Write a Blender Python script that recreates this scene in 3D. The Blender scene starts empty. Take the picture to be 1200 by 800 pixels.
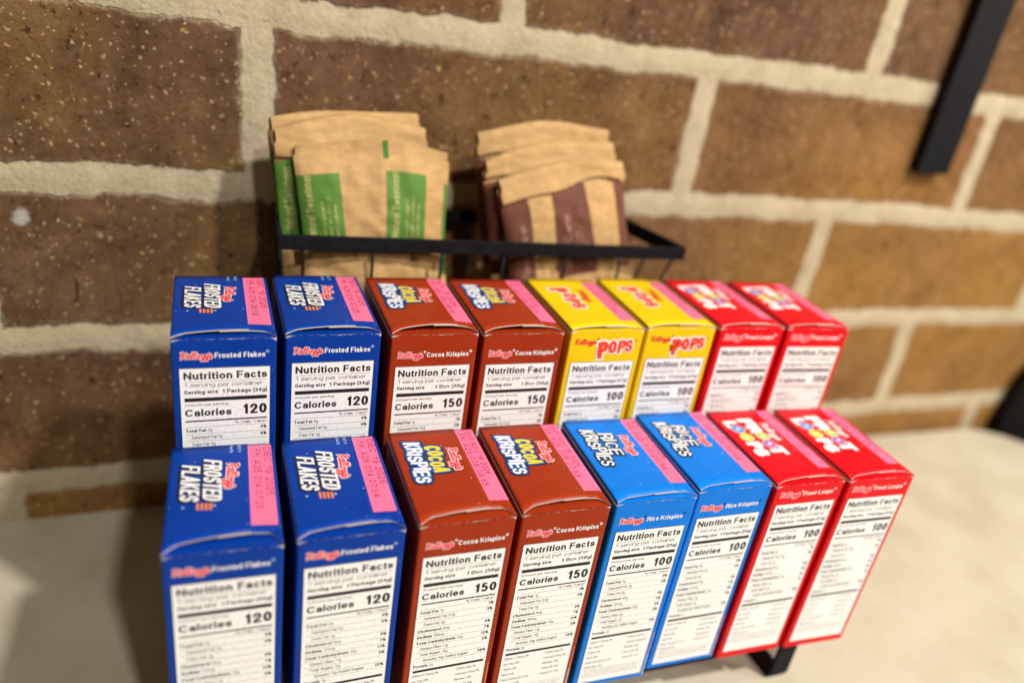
import bpy, math, random
import numpy as np
from mathutils import Vector, noise as mnoise

S = 0.01                      # the script is written in centimetres
sc = bpy.context.scene
COL = sc.collection

# ------------------------------------------------------------------ camera
cam_d = bpy.data.cameras.new('camera')
cam = bpy.data.objects.new('camera', cam_d)
COL.objects.link(cam)
CAM = Vector((-6.648, -21.376, 29.363))
cam.location = CAM * S
cam.rotation_euler = [math.radians(a) for a in (64.623, -8.335, -19.026)]
cam_d.sensor_width = 36
cam_d.lens = 880.4 / 1200 * 36
cam_d.clip_start = 0.01
cam_d.clip_end = 50
cam_d.dof.use_dof = True
cam_d.dof.focus_distance = 0.320
cam_d.dof.aperture_fstop = 3.1
sc.camera = cam

# ------------------------------------------------------------------ light
w = bpy.data.worlds.new("World")
sc.world = w
w.use_nodes = True
w.node_tree.nodes['Background'].inputs[0].default_value = (1.0, 0.74, 0.46, 1)
w.node_tree.nodes['Background'].inputs[1].default_value = 0.095

def lamp(name, loc, aim, power, size, color):
    d = bpy.data.lights.new(name, 'AREA')
    d.shape = 'DISK'
    d.size = size * S
    d.energy = power
    d.color = color
    o = bpy.data.objects.new(name, d)
    COL.objects.link(o)
    o.location = Vector(loc) * S
    o.rotation_euler = (Vector(aim) - Vector(loc)).to_track_quat('-Z', 'Y').to_euler()
    return o

lamp('ceiling_lamp_key', (65, -69, 136), (10, 8, 5), 27, 9, (1.0, 0.96, 0.89))
lamp('ceiling_lamp_front', (29, -130, 145), (8, 8, 5), 16, 10, (1.0, 0.97, 0.93))
lamp('added_fill_right', (98, -38, 46), (40, 15, 12), 3.6, 12, (1.0, 0.90, 0.74))  # added warm fill, brightens the right end of the wall

sc.view_settings.view_transform = 'Standard'
sc.view_settings.look = 'None'
sc.view_settings.exposure = 0.08
sc.view_settings.gamma = 1
sc.cycles.use_denoising = True
sc.cycles.max_bounces = 6

# ------------------------------------------------------------------ materials
MATS = {}

def node_mat(name):
    m = bpy.data.materials.new(name)
    m.use_nodes = True
    nt = m.node_tree
    return m, nt, nt.nodes['Principled BSDF']

def N(nt, kind, **kw):
    n = nt.nodes.new(kind)
    for k, v in kw.items():
        if k.startswith('i_'):
            key = k[2:]
            n.inputs[int(key) if key.isdigit() else key.replace('_', ' ')].default_value = v
        else:
            setattr(n, k, v)
    return n

def ramp(nt, stops):
    r = nt.nodes.new('ShaderNodeValToRGB')
    el = r.color_ramp.elements
    while len(el) < len(stops):
        el.new(0.5)
    for e, (p_, c) in zip(el, stops):
        e.position = p_
        e.color = c if len(c) == 4 else (*c, 1)
    return r

def ink(name, col, rough=0.42):
    """a printed ink: colour with a very slight mottling"""
    if name in MATS:
        return MATS[name]
    m, nt, b = node_mat(name)
    tc = N(nt, 'ShaderNodeTexCoord')
    no = N(nt, 'ShaderNodeTexNoise', i_Scale=900.0, i_Detail=2.0)
    nt.links.new(tc.outputs['Object'], no.inputs['Vector'])
    c1 = tuple(c * 0.90 for c in col)
    c2 = tuple(min(1, c * 1.08) for c in col)
    r = ramp(nt, [(0.3, c1), (0.7, c2)])
    nt.links.new(no.outputs['Fac'], r.inputs[0])
    nt.links.new(r.outputs[0], b.inputs['Base Color'])
    b.inputs['Roughness'].default_value = rough
    b.inputs['Specular IOR Level'].default_value = 0.28
    MATS[name] = m
    return m

def carton(name, col, H, wear_glint=0.0017):
    """coated board: colour, faint mottling, worn white creases with their highlight painted in (object space, metres)"""
    m, nt, b = node_mat(name)
    tc = N(nt, 'ShaderNodeTexCoord')
    no = N(nt, 'ShaderNodeTexNoise', i_Scale=60.0, i_Detail=4.0)
    nt.links.new(tc.outputs['Object'], no.inputs['Vector'])
    r = ramp(nt, [(0.3, tuple(c * 0.93 for c in col)), (0.7, tuple(min(1, c * 1.06 + 0.002) for c in col))])
    nt.links.new(no.outputs['Fac'], r.inputs[0])
    # thin pale band paints the lit top crease and its worn board, noise-broken
    sx = N(nt, 'ShaderNodeSeparateXYZ')
    nt.links.new(tc.outputs['Object'], sx.inputs[0])
    d = N(nt, 'ShaderNodeMath', operation='SUBTRACT', i_1=H * S)
    nt.links.new(sx.outputs['Z'], d.inputs[0])
    ab = N(nt, 'ShaderNodeMath', operation='ABSOLUTE')
    nt.links.new(d.outputs[0], ab.inputs[0])
    n2 = N(nt, 'ShaderNodeTexNoise', i_Scale=420.0, i_Detail=3.0)
    nt.links.new(tc.outputs['Object'], n2.inputs['Vector'])
    n3 = N(nt, 'ShaderNodeMath', operation='MULTIPLY_ADD', i_1=wear_glint, i_2=-0.45 * wear_glint)
    nt.links.new(n2.outputs['Fac'], n3.inputs[0])
    ax_ = N(nt, 'ShaderNodeMath', operation='ABSOLUTE')
    nt.links.new(sx.outputs['X'], ax_.inputs[0])
    cor = N(nt, 'ShaderNodeMapRange')
    cor.inputs['From Min'].default_value = 0.0178; cor.inputs['From Max'].default_value = 0.0195
    cor.inputs['To Max'].default_value = wear_glint * 0.9
    nt.links.new(ax_.outputs[0], cor.inputs['Value'])
    n3b = N(nt, 'ShaderNodeMath', operation='ADD')
    nt.links.new(n3.outputs[0], n3b.inputs[0]); nt.links.new(cor.outputs[0], n3b.inputs[1])
    lt = N(nt, 'ShaderNodeMath', operation='LESS_THAN')
    nt.links.new(ab.outputs[0], lt.inputs[0])
    nt.links.new(n3b.outputs[0], lt.inputs[1])
    # sparse scuff specks anywhere
    vo = N(nt, 'ShaderNodeTexNoise', i_Scale=700.0, i_Detail=2.0)
    nt.links.new(tc.outputs['Object'], vo.inputs['Vector'])
    gt = N(nt, 'ShaderNodeMath', operation='GREATER_THAN', i_1=0.755)
    nt.links.new(vo.outputs['Fac'], gt.inputs[0])
    mx = N(nt, 'ShaderNodeMath', operation='MAXIMUM')
    nt.links.new(lt.outputs[0], mx.inputs[0])
    nt.links.new(gt.outputs[0], mx.inputs[1])
    sc_ = N(nt, 'ShaderNodeMath', operation='MULTIPLY', i_1=0.55)
    nt.links.new(mx.outputs[0], sc_.inputs[0])
    mix = N(nt, 'ShaderNodeMix', data_type='RGBA')
    nt.links.new(sc_.outputs[0], mix.inputs['Factor'])
    nt.links.new(r.outputs[0], mix.inputs[6])
    mix.inputs[7].default_value = (0.75, 0.74, 0.72, 1)
    nt.links.new(mix.outputs[2], b.inputs['Base Color'])
    n5 = N(nt, 'ShaderNodeTexNoise', i_Scale=25.0, i_Detail=3.0)
    nt.links.new(tc.outputs['Object'], n5.inputs['Vector'])
    rr = N(nt, 'ShaderNodeMapRange')
    rr.inputs['To Min'].default_value = 0.26; rr.inputs['To Max'].default_value = 0.50
    nt.links.new(n5.outputs['Fac'], rr.inputs['Value'])
    nt.links.new(rr.outputs[0], b.inputs['Roughness'])
    b.inputs['Specular IOR Level'].default_value = 0.12
    bp = N(nt, 'ShaderNodeBump', i_Strength=0.22, i_Distance=0.0012)
    n4 = N(nt, 'ShaderNodeTexNoise', i_Scale=55.0, i_Detail=4.0)
    nt.links.new(tc.outputs['Object'], n4.inputs['Vector'])
    nt.links.new(n4.outputs['Fac'], bp.inputs['Height'])
    nt.links.new(bp.outputs[0], b.inputs['Normal'])
    return m

def metal_black():
    m, nt, b = node_mat('black_metal')
    tc = N(nt, 'ShaderNodeTexCoord')
    no = N(nt, 'ShaderNodeTexNoise', i_Scale=250.0, i_Detail=3.0)
    nt.links.new(tc.outputs['Object'], no.inputs['Vector'])
    r = ramp(nt, [(0.3, (0.006, 0.006, 0.008)), (0.75, (0.012, 0.012, 0.014))])
    nt.links.new(no.outputs['Fac'], r.inputs[0])
    nt.links.new(r.outputs[0], b.inputs['Base Color'])
    b.inputs['Roughness'].default_value = 0.55
    b.inputs['Specular IOR Level'].default_value = 0.09
    bp = N(nt, 'ShaderNodeBump', i_Strength=0.15, i_Distance=0.0003)
    nt.links.new(no.outputs['Fac'], bp.inputs['Height'])
    nt.links.new(bp.outputs[0], b.inputs['Normal'])
    return m

def kraft(name, col):
    m, nt, b = node_mat(name)
    tc = N(nt, 'ShaderNodeTexCoord')
    mp = N(nt, 'ShaderNodeMapping')
    mp.inputs['Scale'].default_value = (1.0, 1.0, 3.0)
    nt.links.new(tc.outputs['Object'], mp.inputs[0])
    no = N(nt, 'ShaderNodeTexNoise', i_Scale=120.0, i_Detail=6.0, i_Roughness=0.7)
    nt.links.new(mp.outputs[0], no.inputs['Vector'])
    r = ramp(nt, [(0.3, tuple(c * 0.78 for c in col)), (0.7, tuple(c * 1.15 for c in col))])
    nt.links.new(no.outputs['Fac'], r.inputs[0])
    nt.links.new(r.outputs[0], b.inputs['Base Color'])
    b.inputs['Roughness'].default_value = 0.75
    n4 = N(nt, 'ShaderNodeTexNoise', i_Scale=40.0, i_Detail=4.0)
    nt.links.new(tc.outputs['Object'], n4.inputs['Vector'])
    bp = N(nt, 'ShaderNodeBump', i_Strength=0.5, i_Distance=0.002)
    nt.links.new(n4.outputs['Fac'], bp.inputs['Height'])
    nt.links.new(bp.outputs[0], b.inputs['Normal'])
    return m

def brick_mat():
    m, nt, b = node_mat('brick_and_mortar')
    L = nt.links.new
    tc = N(nt, 'ShaderNodeTexCoord')
    OBJ = tc.outputs['Object']
    def noise(scale, detail=4.0, rough=0.6, dist=0.0):
        n = N(nt, 'ShaderNodeTexNoise', i_Scale=float(scale), i_Detail=float(detail), i_Roughness=rough, i_Distortion=dist)
        L(OBJ, n.inputs['Vector'])
        return n
    def mth(op, a, b_=None, c=None):
        n = N(nt, 'ShaderNodeMath', operation=op)
        for k, v in enumerate((a, b_, c)):
            if v is None:
                continue
            if isinstance(v, (int, float)):
                n.inputs[k].default_value = v
            else:
                L(v, n.inputs[k])
        return n.outputs[0]
    def rng(v, a, b_, lo=0.0, hi=1.0, kind='SMOOTHSTEP'):
        n = N(nt, 'ShaderNodeMapRange', interpolation_type=kind)
        n.inputs['From Min'].default_value = a; n.inputs['From Max'].default_value = b_
        n.inputs['To Min'].default_value = lo; n.inputs['To Max'].default_value = hi
        L(v, n.inputs['Value'])
        return n.outputs[0]
    def mixc(f, a, b_, blend='MIX'):
        n = N(nt, 'ShaderNodeMix', data_type='RGBA', blend_type=blend)
        for sock, v in ((n.inputs['Factor'], f), (n.inputs[6], a), (n.inputs[7], b_)):
            if isinstance(v, (int, float)):
                sock.default_value = v
            elif isinstance(v, tuple):
                sock.default_value = (*v, 1)
            else:
                L(v, sock)
        return n.outputs[2]
    # ragged joints: the lookup is pushed about by three sizes of noise
    vec = OBJ
    for sc_, det, amp in ((6.5, 2.0, 0.011), (30.0, 4.0, 0.009), (110.0, 4.0, 0.0065)):
        n = noise(sc_, det, 0.65)
        sb = N(nt, 'ShaderNodeVectorMath', operation='SUBTRACT'); sb.inputs[1].default_value = (.5, .5, .5)
        L(n.outputs['Color'], sb.inputs[0])
        ml = N(nt, 'ShaderNodeVectorMath', operation='SCALE', i_Scale=amp); L(sb.outputs[0], ml.inputs[0])
        ad = N(nt, 'ShaderNodeVectorMath', operation='ADD'); L(vec, ad.inputs[0]); L(ml.outputs[0], ad.inputs[1])
        vec = ad.outputs[0]
    sep = N(nt, 'ShaderNodeSeparateXYZ'); L(vec, sep.inputs[0])
    cb = N(nt, 'ShaderNodeCombineXYZ')
    L(mth('ADD', sep.outputs['X'], (5.1 + 13.65 + 27.3 * 6) * S), cb.inputs['X'])
    L(mth('ADD', sep.outputs['Z'], (-17.5 + 9.06 * 10) * S), cb.inputs['Y'])
    bt = N(nt, 'ShaderNodeTexBrick', offset=0.5, offset_frequency=2, squash=1.0)
    bt.inputs['Color1'].default_value = (0, 0, 0, 1)
    bt.inputs['Color2'].default_value = (1, 1, 1, 1)
    bt.inputs['Mortar'].default_value = (.5, .5, .5, 1)
    for k, v in (('Scale', 1.0), ('Mortar Size', 1.15 * S), ('Mortar Smooth', 1.0), ('Bias', 0.0), ('Brick Width', 27.3 * S), ('Row Height', 9.06 * S)):
        bt.inputs[k].default_value = v
    L(cb.outputs[0], bt.inputs['Vector'])
    raw = bt.outputs['Fac']                      # 0 in the brick, rising to 1 on the joint's centre line
    edge_n = noise(160, 3, 0.6)
    rawn = mth('ADD', raw, mth('MULTIPLY', mth('SUBTRACT', edge_n.outputs['Fac'], 0.5), 0.22))
    mask = rng(rawn, 0.20, 0.31)
    smear = rng(rawn, -0.02, 0.28)               # thin mortar wiped over the brick's edge
    # brick
    big = noise(5.5, 3, 0.5); mid = noise(24, 6, 0.72, 0.4); fine = noise(260, 4, 0.7)
    mott = mth('ADD', mth('MULTIPLY', mid.outputs['Fac'], 0.75), mth('MULTIPLY', fine.outputs['Fac'], 0.25))
    r1 = ramp(nt, [(0.30, (0.052, 0.026, 0.0110)), (0.50, (0.120, 0.066, 0.0290)), (0.72, (0.205, 0.124, 0.058))])
    r2 = ramp(nt, [(0.30, (0.135, 0.066, 0.0170)), (0.50, (0.225, 0.117, 0.0340)), (0.72, (0.300, 0.170, 0.058))])
    L(mott, r1.inputs[0]); L(mott, r2.inputs[0])
    # the wall's bricks change from dark mauve-brown ones to paler tan ones further along
    kind = mth('ADD', mth('MULTIPLY_ADD', sep.outputs['X'], 1.75, 0.36), mth('MULTIPLY_ADD', sep.outputs['Z'], -4.0, 0.47))
    kind = mth('MULTIPLY_ADD', mth('SUBTRACT', big.outputs['Fac'], 0.5), 0.5, kind)
    class _O: pass
    rb = _O(); rb.outputs = [mixc(rng(kind, 0.0, 1.05), r1.outputs[0], r2.outputs[0])]
    rt = ramp(nt, [(0.0, (0.84, 0.83, 0.90)), (0.5, (1.0, 1.0, 1.0)), (1.0, (1.14, 1.10, 0.98))])
    L(bt.outputs['Color'], rt.inputs[0])
    rbig = ramp(nt, [(0.35, (0.86, 0.80, 1.02)), (0.62, (1.12, 1.10, 0.95))])
    L(big.outputs['Fac'], rbig.inputs[0])
    col = mixc(1.0, mixc(1.0, rb.outputs[0], rt.outputs[0], 'MULTIPLY'), rbig.outputs[0], 'MULTIPLY')
    # grit: three sizes of pale grains with ragged outlines
    wob = noise(300, 2)
    sw = N(nt, 'ShaderNodeVectorMath', operation='SCALE', i_Scale=0.0045); L(wob.outputs['Color'], sw.inputs[0])
    wv = N(nt, 'ShaderNodeVectorMath', operation='ADD'); L(OBJ, wv.inputs[0]); L(sw.outputs[0], wv.inputs[1])
    gh = None
    for sc_, mul, off in ((430.0, 0.80, -0.40), (230.0, 0.80, -0.46), (120.0, 0.55, -0.36)):
        vo = N(nt, 'ShaderNodeTexVoronoi', i_Scale=sc_); L(wv.outputs[0], vo.inputs['Vector'])
        sv = N(nt, 'ShaderNodeSeparateColor'); L(vo.outputs['Color'], sv.inputs[0])
        g = rng(mth('SUBTRACT', mth('MULTIPLY_ADD', sv.outputs[0], mul, off), vo.outputs['Distance']), 0.0, 0.14)
        gc = ramp(nt, [(0.0, (0.34, 0.22, 0.10)), (0.55, (0.54, 0.42, 0.26)), (1.0, (0.40, 0.23, 0.08))])
        L(sv.outputs[1], gc.inputs[0])
        col = mixc(mth('MULTIPLY', g, 0.85), col, gc.outputs[0])
        gh = g if gh is None else mth('MAXIMUM', gh, g)
    # pits and drag marks
    pn = noise(190, 4, 0.65)
    pit = rng(pn.outputs['Fac'], 0.385, 0.30)
    pl = N(nt, 'ShaderNodeMapping'); pl.inputs['Scale'].default_value = (1.0, 1.0, 0.28); L(OBJ, pl.inputs[0])
    pn2 = N(nt, 'ShaderNodeTexNoise', i_Scale=110.0, i_Detail=4.0, i_Roughness=0.65); L(pl.outputs[0], pn2.inputs['Vector'])
    pit2 = rng(pn2.outputs['Fac'], 0.36, 0.27)
    pits = mth('MAXIMUM', pit, pit2)
    col = mixc(mth('MULTIPLY', pits, 0.85), col, (0.030, 0.015, 0.006))
    # mortar
    mn = noise(38, 7, 0.65); mg = noise(420, 3, 0.6)
    rm = ramp(nt, [(0.28, (0.33, 0.265, 0.170)), (0.52, (0.455, 0.378, 0.258)), (0.75, (0.55, 0.47, 0.335))])
    L(mth('ADD', mth('MULTIPLY', mn.outputs['Fac'], 0.7), mth('MULTIPLY', mg.outputs['Fac'], 0.3)), rm.inputs[0])
    col = mixc(mth('MULTIPLY', smear, 0.38), col, rm.outputs[0])
    col = mixc(mask, col, rm.outputs[0])
    # two pale mortar smears on the left bricks
    for (sx_, sz_, r_) in ((-17.2, 21.6, 0.40), (-16.3, 15.4, 0.55)):
        ds = N(nt, 'ShaderNodeVectorMath', operation='MULTIPLY'); ds.inputs[1].default_value = (1, 0, 1)
        L(vec, ds.inputs[0])
        dd = N(nt, 'ShaderNodeVectorMath', operation='DISTANCE'); dd.inputs[1].default_value = (sx_ * S, 0, sz_ * S)
        L(ds.outputs[0], dd.inputs[0])
        col = mixc(rng(dd.outputs['Value'], r_ * S, r_ * 0.5 * S, 0.0, 0.75), col, (0.46, 0.43, 0.41))
    L(col, b.inputs['Base Color'])
    b.inputs['Roughness'].default_value = 0.9
    b.inputs['Specular IOR Level'].default_value = 0.12
    # relief: bricks stand proud of the joints, which are rounded and gritty (height in metres)
    body = rng(rawn, 0.34, 0.06)
    h = mth('MULTIPLY', body, 0.0016)
    h = mth('MULTIPLY_ADD', raw, 0.0007, h)
    h = mth('MULTIPLY_ADD', mth('SUBTRACT', mid.outputs['Fac'], 0.5), 0.0018, h)
    h = mth('MULTIPLY_ADD', fine.outputs['Fac'], 0.0005, h)
    h = mth('MULTIPLY_ADD', gh, 0.0003, h)
    h = mth('MULTIPLY_ADD', mth('MULTIPLY', pits, mth('SUBTRACT', 1.0, mask)), -0.0011, h)
    h = mth('MULTIPLY_ADD', mth('MULTIPLY', mn.outputs['Fac'], mask), 0.0016, h)
    h = mth('MULTIPLY_ADD', mth('MULTIPLY', mg.outputs['Fac'], mask), 0.0005, h)
    dp = N(nt, 'ShaderNodeDisplacement', i_Midlevel=0.0, i_Scale=1.0)
    L(h, dp.inputs['Height'])
    L(dp.outputs[0], nt.nodes['Material Output'].inputs['Displacement'])
    m.displacement_method = 'BOTH'
    return m

def counter_mat():
    m, nt, b = node_mat('cream_counter')
    L = nt.links.new
    tc = N(nt, 'ShaderNodeTexCoord')
    n1 = N(nt, 'ShaderNodeTexNoise', i_Scale=22.0, i_Detail=6.0, i_Roughness=0.6); L(tc.outputs['Object'], n1.inputs['Vector'])
    r = ramp(nt, [(0.3, (0.45, 0.40, 0.295)), (0.55, (0.525, 0.475, 0.365)), (0.8, (0.57, 0.52, 0.41))])
    L(n1.outputs['Fac'], r.inputs[0])
    # fine dark specks and a few smudges
    n2 = N(nt, 'ShaderNodeTexNoise', i_Scale=55.0, i_Detail=3.0); L(tc.outputs['Object'], n2.inputs['Vector'])
    sp = N(nt, 'ShaderNodeMapRange'); sp.inputs['From Min'].default_value = 0.69; sp.inputs['From Max'].default_value = 0.76; sp.inputs['To Max'].default_value = 0.45
    L(n2.outputs['Fac'], sp.inputs['Value'])
    mm = N(nt, 'ShaderNodeMix', data_type='RGBA'); L(sp.outputs[0], mm.inputs['Factor'])
    L(r.outputs[0], mm.inputs[6]); mm.inputs[7].default_value = (0.26, 0.20, 0.14, 1)
    L(mm.outputs[2], b.inputs['Base Color'])
    b.inputs['Roughness'].default_value = 0.5
    bp = N(nt, 'ShaderNodeBump', i_Strength=0.2, i_Distance=0.001)
    L(n1.outputs['Fac'], bp.inputs['Height']); L(bp.outputs[0], b.inputs['Normal'])
    return m

def plain(name, col, rough=0.6, scale=40):
    m, nt, b = node_mat(name)
    tc = N(nt, 'ShaderNodeTexCoord')
    no = N(nt, 'ShaderNodeTexNoise', i_Scale=float(scale), i_Detail=4.0)
    nt.links.new(tc.outputs['Object'], no.inputs['Vector'])
    r = ramp(nt, [(0.3, tuple(c * 0.8 for c in col)), (0.7, tuple(c * 1.15 for c in col))])
    nt.links.new(no.outputs['Fac'], r.inputs[0])
    nt.links.new(r.outputs[0], b.inputs['Base Color'])
    b.inputs['Roughness'].default_value = rough
    b.inputs['Specular IOR Level'].default_value = 0.15
    return m

# ------------------------------------------------------------------ mesh helpers
class MB:
    def __init__(self):
        self.v, self.f, self.m, self.mats, self.sm = [], [], [], [], []
    def slot(self, mat):
        if mat not in self.mats:
            self.mats.append(mat)
        return self.mats.index(mat)
    def add(self, vs, fs, mat, smooth=False):
        o = len(self.v)
        s = self.slot(mat)
        self.v += [tuple(p) for p in vs]
        for f in fs:
            self.f.append(tuple(i + o for i in f))
            self.m.append(s)
            self.sm.append(smooth)
    def box(self, lo, hi, mat):
        (a, b, c), (d, e, g) = lo, hi
        vs = [(a, b, c), (d, b, c), (d, e, c), (a, e, c), (a, b, g), (d, b, g), (d, e, g), (a, e, g)]
        self.add(vs, [(3, 2, 1, 0), (4, 5, 6, 7), (0, 1, 5, 4), (1, 2, 6, 5), (2, 3, 7, 6), (3, 0, 4, 7)], mat)
    def grid(self, fn, us, vs, mat, smooth=True, flip=False):
        P = [fn(u, v) for v in vs for u in us]
        n = len(us)
        F = []
        for j in range(len(vs) - 1):
            for i in range(n - 1):
                q = (j * n + i, j * n + i + 1, (j + 1) * n + i + 1, (j + 1) * n + i)
                F.append(q[::-1] if flip else q)
        self.add(P, F, mat, smooth)
    def strap(self, path, wdir, width, thick, mat):
        """flat bar along a path of points; wdir is the unit width direction"""
        wd = Vector(wdir).normalized()
        P = [Vector(p) for p in path]
        rings = []
        for i, p in enumerate(P):
            t = (P[min(i + 1, len(P) - 1)] - P[max(i - 1, 0)]).normalized()
            n = t.cross(wd).normalized()
            a, b = wd * width / 2, n * thick / 2
            rings.append([p - a - b, p + a - b, p + a + b, p - a + b])
        vs = [q for r in rings for q in r]
        fs = []
        for i in range(len(P) - 1):
            for k in range(4):
                fs.append((i * 4 + k, i * 4 + (k + 1) % 4, i * 4 + 4 + (k + 1) % 4, i * 4 + 4 + k))
        fs.append((3, 2, 1, 0)); e = (len(P) - 1) * 4
        fs.append((e, e + 1, e + 2, e + 3))
        self.add(vs, fs, mat)
    def rod(self, a, b, r, mat, n=10):
        a, b = Vector(a), Vector(b)
        t = (b - a).normalized()
        u = t.orthogonal().normalized(); w_ = t.cross(u)
        vs = []
        for p in (a, b):
            for k in range(n):
                an = 2 * math.pi * k / n
                vs.append(p + u * r * math.cos(an) + w_ * r * math.sin(an))
        fs = [(k, (k + 1) % n, n + (k + 1) % n, n + k) for k in range(n)]
        fs += [tuple(range(n - 1, -1, -1)), tuple(range(n, 2 * n))]
        self.add(vs, fs, mat, True)
    def build(self, name, parent=None, bevel=0):
        me = bpy.data.meshes.new(name)
        me.from_pydata([(x * S, y * S, z * S) for x, y, z in self.v], [], self.f)
        for m in self.mats:
            me.materials.append(m)
        me.polygons.foreach_set('material_index', self.m)
        me.polygons.foreach_set('use_smooth', self.sm)
        me.update()
        o = bpy.data.objects.new(name, me)
        COL.objects.link(o)
        if parent:
            o.parent = parent
        if bevel:
            bm = o.modifiers.new('bevel', 'BEVEL')
            bm.width = bevel * S; bm.segments = 2; bm.limit_method = 'ANGLE'
        return o

def thing(name, label, cat, loc=(0, 0, 0), rz=0, group=None):
    o = bpy.data.objects.new(name, None)
    o.empty_display_size = 0.01
    COL.objects.link(o)
    o.location = Vector(loc) * S
    o.rotation_euler = (0, 0, rz)
    return tag(o, label, cat, group)

def tag(o, label, cat, group=None):
    o['label'] = label
    o['category'] = cat
    if group:
        o['group'] = group
    return o

# ------------------------------------------------------------------ lettering
# a plain grotesque alphabet drawn as pen strokes, so that every weight and outline comes from the same skeleton
def arc(cx, cy, rx, ry, a0, a1, n=None):
    n = n or max(4, int(abs(a1 - a0) / 22))
    return [(cx + rx * math.cos(math.radians(a0 + (a1 - a0) * i / n)), cy + ry * math.sin(math.radians(a0 + (a1 - a0) * i / n))) for i in range(n + 1)]
RING = arc(.5, .5, .5, .5, 90, 450)
UP = {   # (width, strokes) in a unit box, capitals and figures
    'A': (.74, [[(0, 0), (.46, 1), (.54, 1), (1, 0)], [(.2, .3), (.8, .3)]]),
    'B': (.66, [[(0, 0), (0, 1), (.6, 1)] + arc(.6, .77, .34, .23, 80, -80) + [(.6, .54), (0, .54)], [(.6, .54)] + arc(.62, .27, .38, .27, 80, -80) + [(.6, 0), (0, 0)]]),
    'C': (.70, [arc(.5, .5, .5, .5, 42, 318)]), 'D': (.70, [[(0, 0), (0, 1), (.4, 1)] + arc(.45, .5, .55, .5, 80, -80) + [(.4, 0), (0, 0)]]),
    'E': (.58, [[(1, 1), (0, 1), (0, 0), (1, 0)], [(0, .52), (.92, .52)]]), 'F': (.55, [[(1, 1), (0, 1), (0, 0)], [(0, .5), (.88, .5)]]),
    'G': (.74, [arc(.5, .5, .5, .5, 45, 310) + [(1, .12), (1, .45), (.6, .45)]]), 'H': (.68, [[(0, 0), (0, 1)], [(1, 0), (1, 1)], [(0, .52), (1, .52)]]),
    'I': (0.15, [[(.5, 0), (.5, 1)]]), 'J': (.5, [[(1, 1), (1, .3)] + arc(.5, .3, .5, .3, 0, -170)]),
    'K': (.70, [[(0, 0), (0, 1)], [(.95, 1), (.05, .38)], [(.36, .58), (1, 0)]]), 'L': (.54, [[(0, 1), (0, 0), (1, 0)]]),
    'M': (.84, [[(0, 0), (0, 1), (.5, .12), (1, 1), (1, 0)]]), 'N': (.68, [[(0, 0), (0, 1), (1, 0), (1, 1)]]), 'O': (.74, [RING]),
    'P': (.62, [[(0, 0), (0, 1), (.6, 1)] + arc(.6, .73, .4, .27, 80, -80) + [(.6, .46), (0, .46)]]),
    'Q': (.74, [RING, [(.6, .25), (1, 0)]]),
    'R': (.66, [[(0, 0), (0, 1), (.6, 1)] + arc(.6, .74, .38, .26, 80, -80) + [(.6, .48), (0, .48)], [(.55, .48), (.92, .3), (1, 0)]]),
    'S': (.64, [arc(.5, .75, .46, .25, 15, 260) + arc(.5, .26, .5, .26, 80, -165)]), 'T': (.62, [[(0, 1), (1, 1)], [(.5, 1), (.5, 0)]]),
    'U': (.68, [[(0, 1), (0, .3)] + arc(.5, .3, .5, .3, 180, 360) + [(1, 1)]]), 'V': (.70, [[(0, 1), (.47, 0), (.53, 0), (1, 1)]]),
    'W': (.95, [[(0, 1), (.25, 0), (.5, 1), (.75, 0), (1, 1)]]), 'X': (.66, [[(0, 0), (1, 1)], [(0, 1), (1, 0)]]),
    'Y': (.66, [[(0, 1), (.5, .45), (1, 1)], [(.5, .45), (.5, 0)]]), 'Z': (.6, [[(0, 1), (1, 1), (0, 0), (1, 0)]]),
    '0': (.54, [RING]), '1': (.44, [[(0, .76), (.45, .8), (.85, 1), (.85, 0)]]), '2': (.54, [arc(.5, .71, .48, .29, 175, -30) + [(.05, .06), (.05, 0), (1, 0)]]),
    '3': (.54, [arc(.48, .76, .44, .24, 165, -80) + [(.4, .52)], [(.4, .52)] + arc(.48, .26, .5, .26, 80, -165)]),
    '4': (.56, [[(.76, 0), (.76, 1), (0, .26), (1, .26)]]), '5': (.54, [[(.92, 1), (.14, 1), (.06, .48)] + arc(.48, .32, .5, .32, 125, -165)]),
    '6': (.54, [arc(.5, .31, .48, .31, 180, 540), [(.02, .31)] + arc(.55, .55, .53, .45, 175, 45)]), '7': (.52, [[(0, 1), (1, 1), (.6, .5), (.35, 0)]]),
    '8': (.54, [arc(.5, .76, .42, .24, -90, 270), arc(.5, .26, .5, .26, 90, 450)]), '9': (.54, [arc(.5, .69, .48, .31, 0, 360), [(.98, .69)] + arc(.45, .45, .53, .45, 5, -135)]),
    '%': (.82, [arc(.2, .76, .2, .24, 0, 360, 10), arc(.8, .24, .2, .24, 0, 360, 10), [(.25, 0), (.75, 1)]]),
    '(': (.18, [[(1, 1.08), (.15, .75), (0, .42), (.15, .05), (1, -.22)]]), ')': (.18, [[(0, 1.08), (.85, .75), (1, .42), (.85, .05), (0, -.22)]]),
    '*': (.26, [[(.5, 1), (.5, .7)], [(.1, .95), (.9, .75)], [(.1, .75), (.9, .95)]]), '.': (0, [[(.5, 0), (.5, .06)]]), ',': (.04, [[(.5, .08), (0, -.12)]]),
    ':': (0, [[(.5, 0), (.5, .08)], [(.5, .6), (.5, .68)]]), '<': (.5, [[(1, .85), (0, .45), (1, .05)]]), '/': (.3, [[(0, 0), (1, 1)]]),
    '\u2022': (.06, [[(0, .4), (1, .4)]]), '-': (.28, [[(0, .38), (1, .38)]]), "'": (0, [[(.5, .78), (.5, 1)]]), ' ': (.37, []),
}
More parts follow.
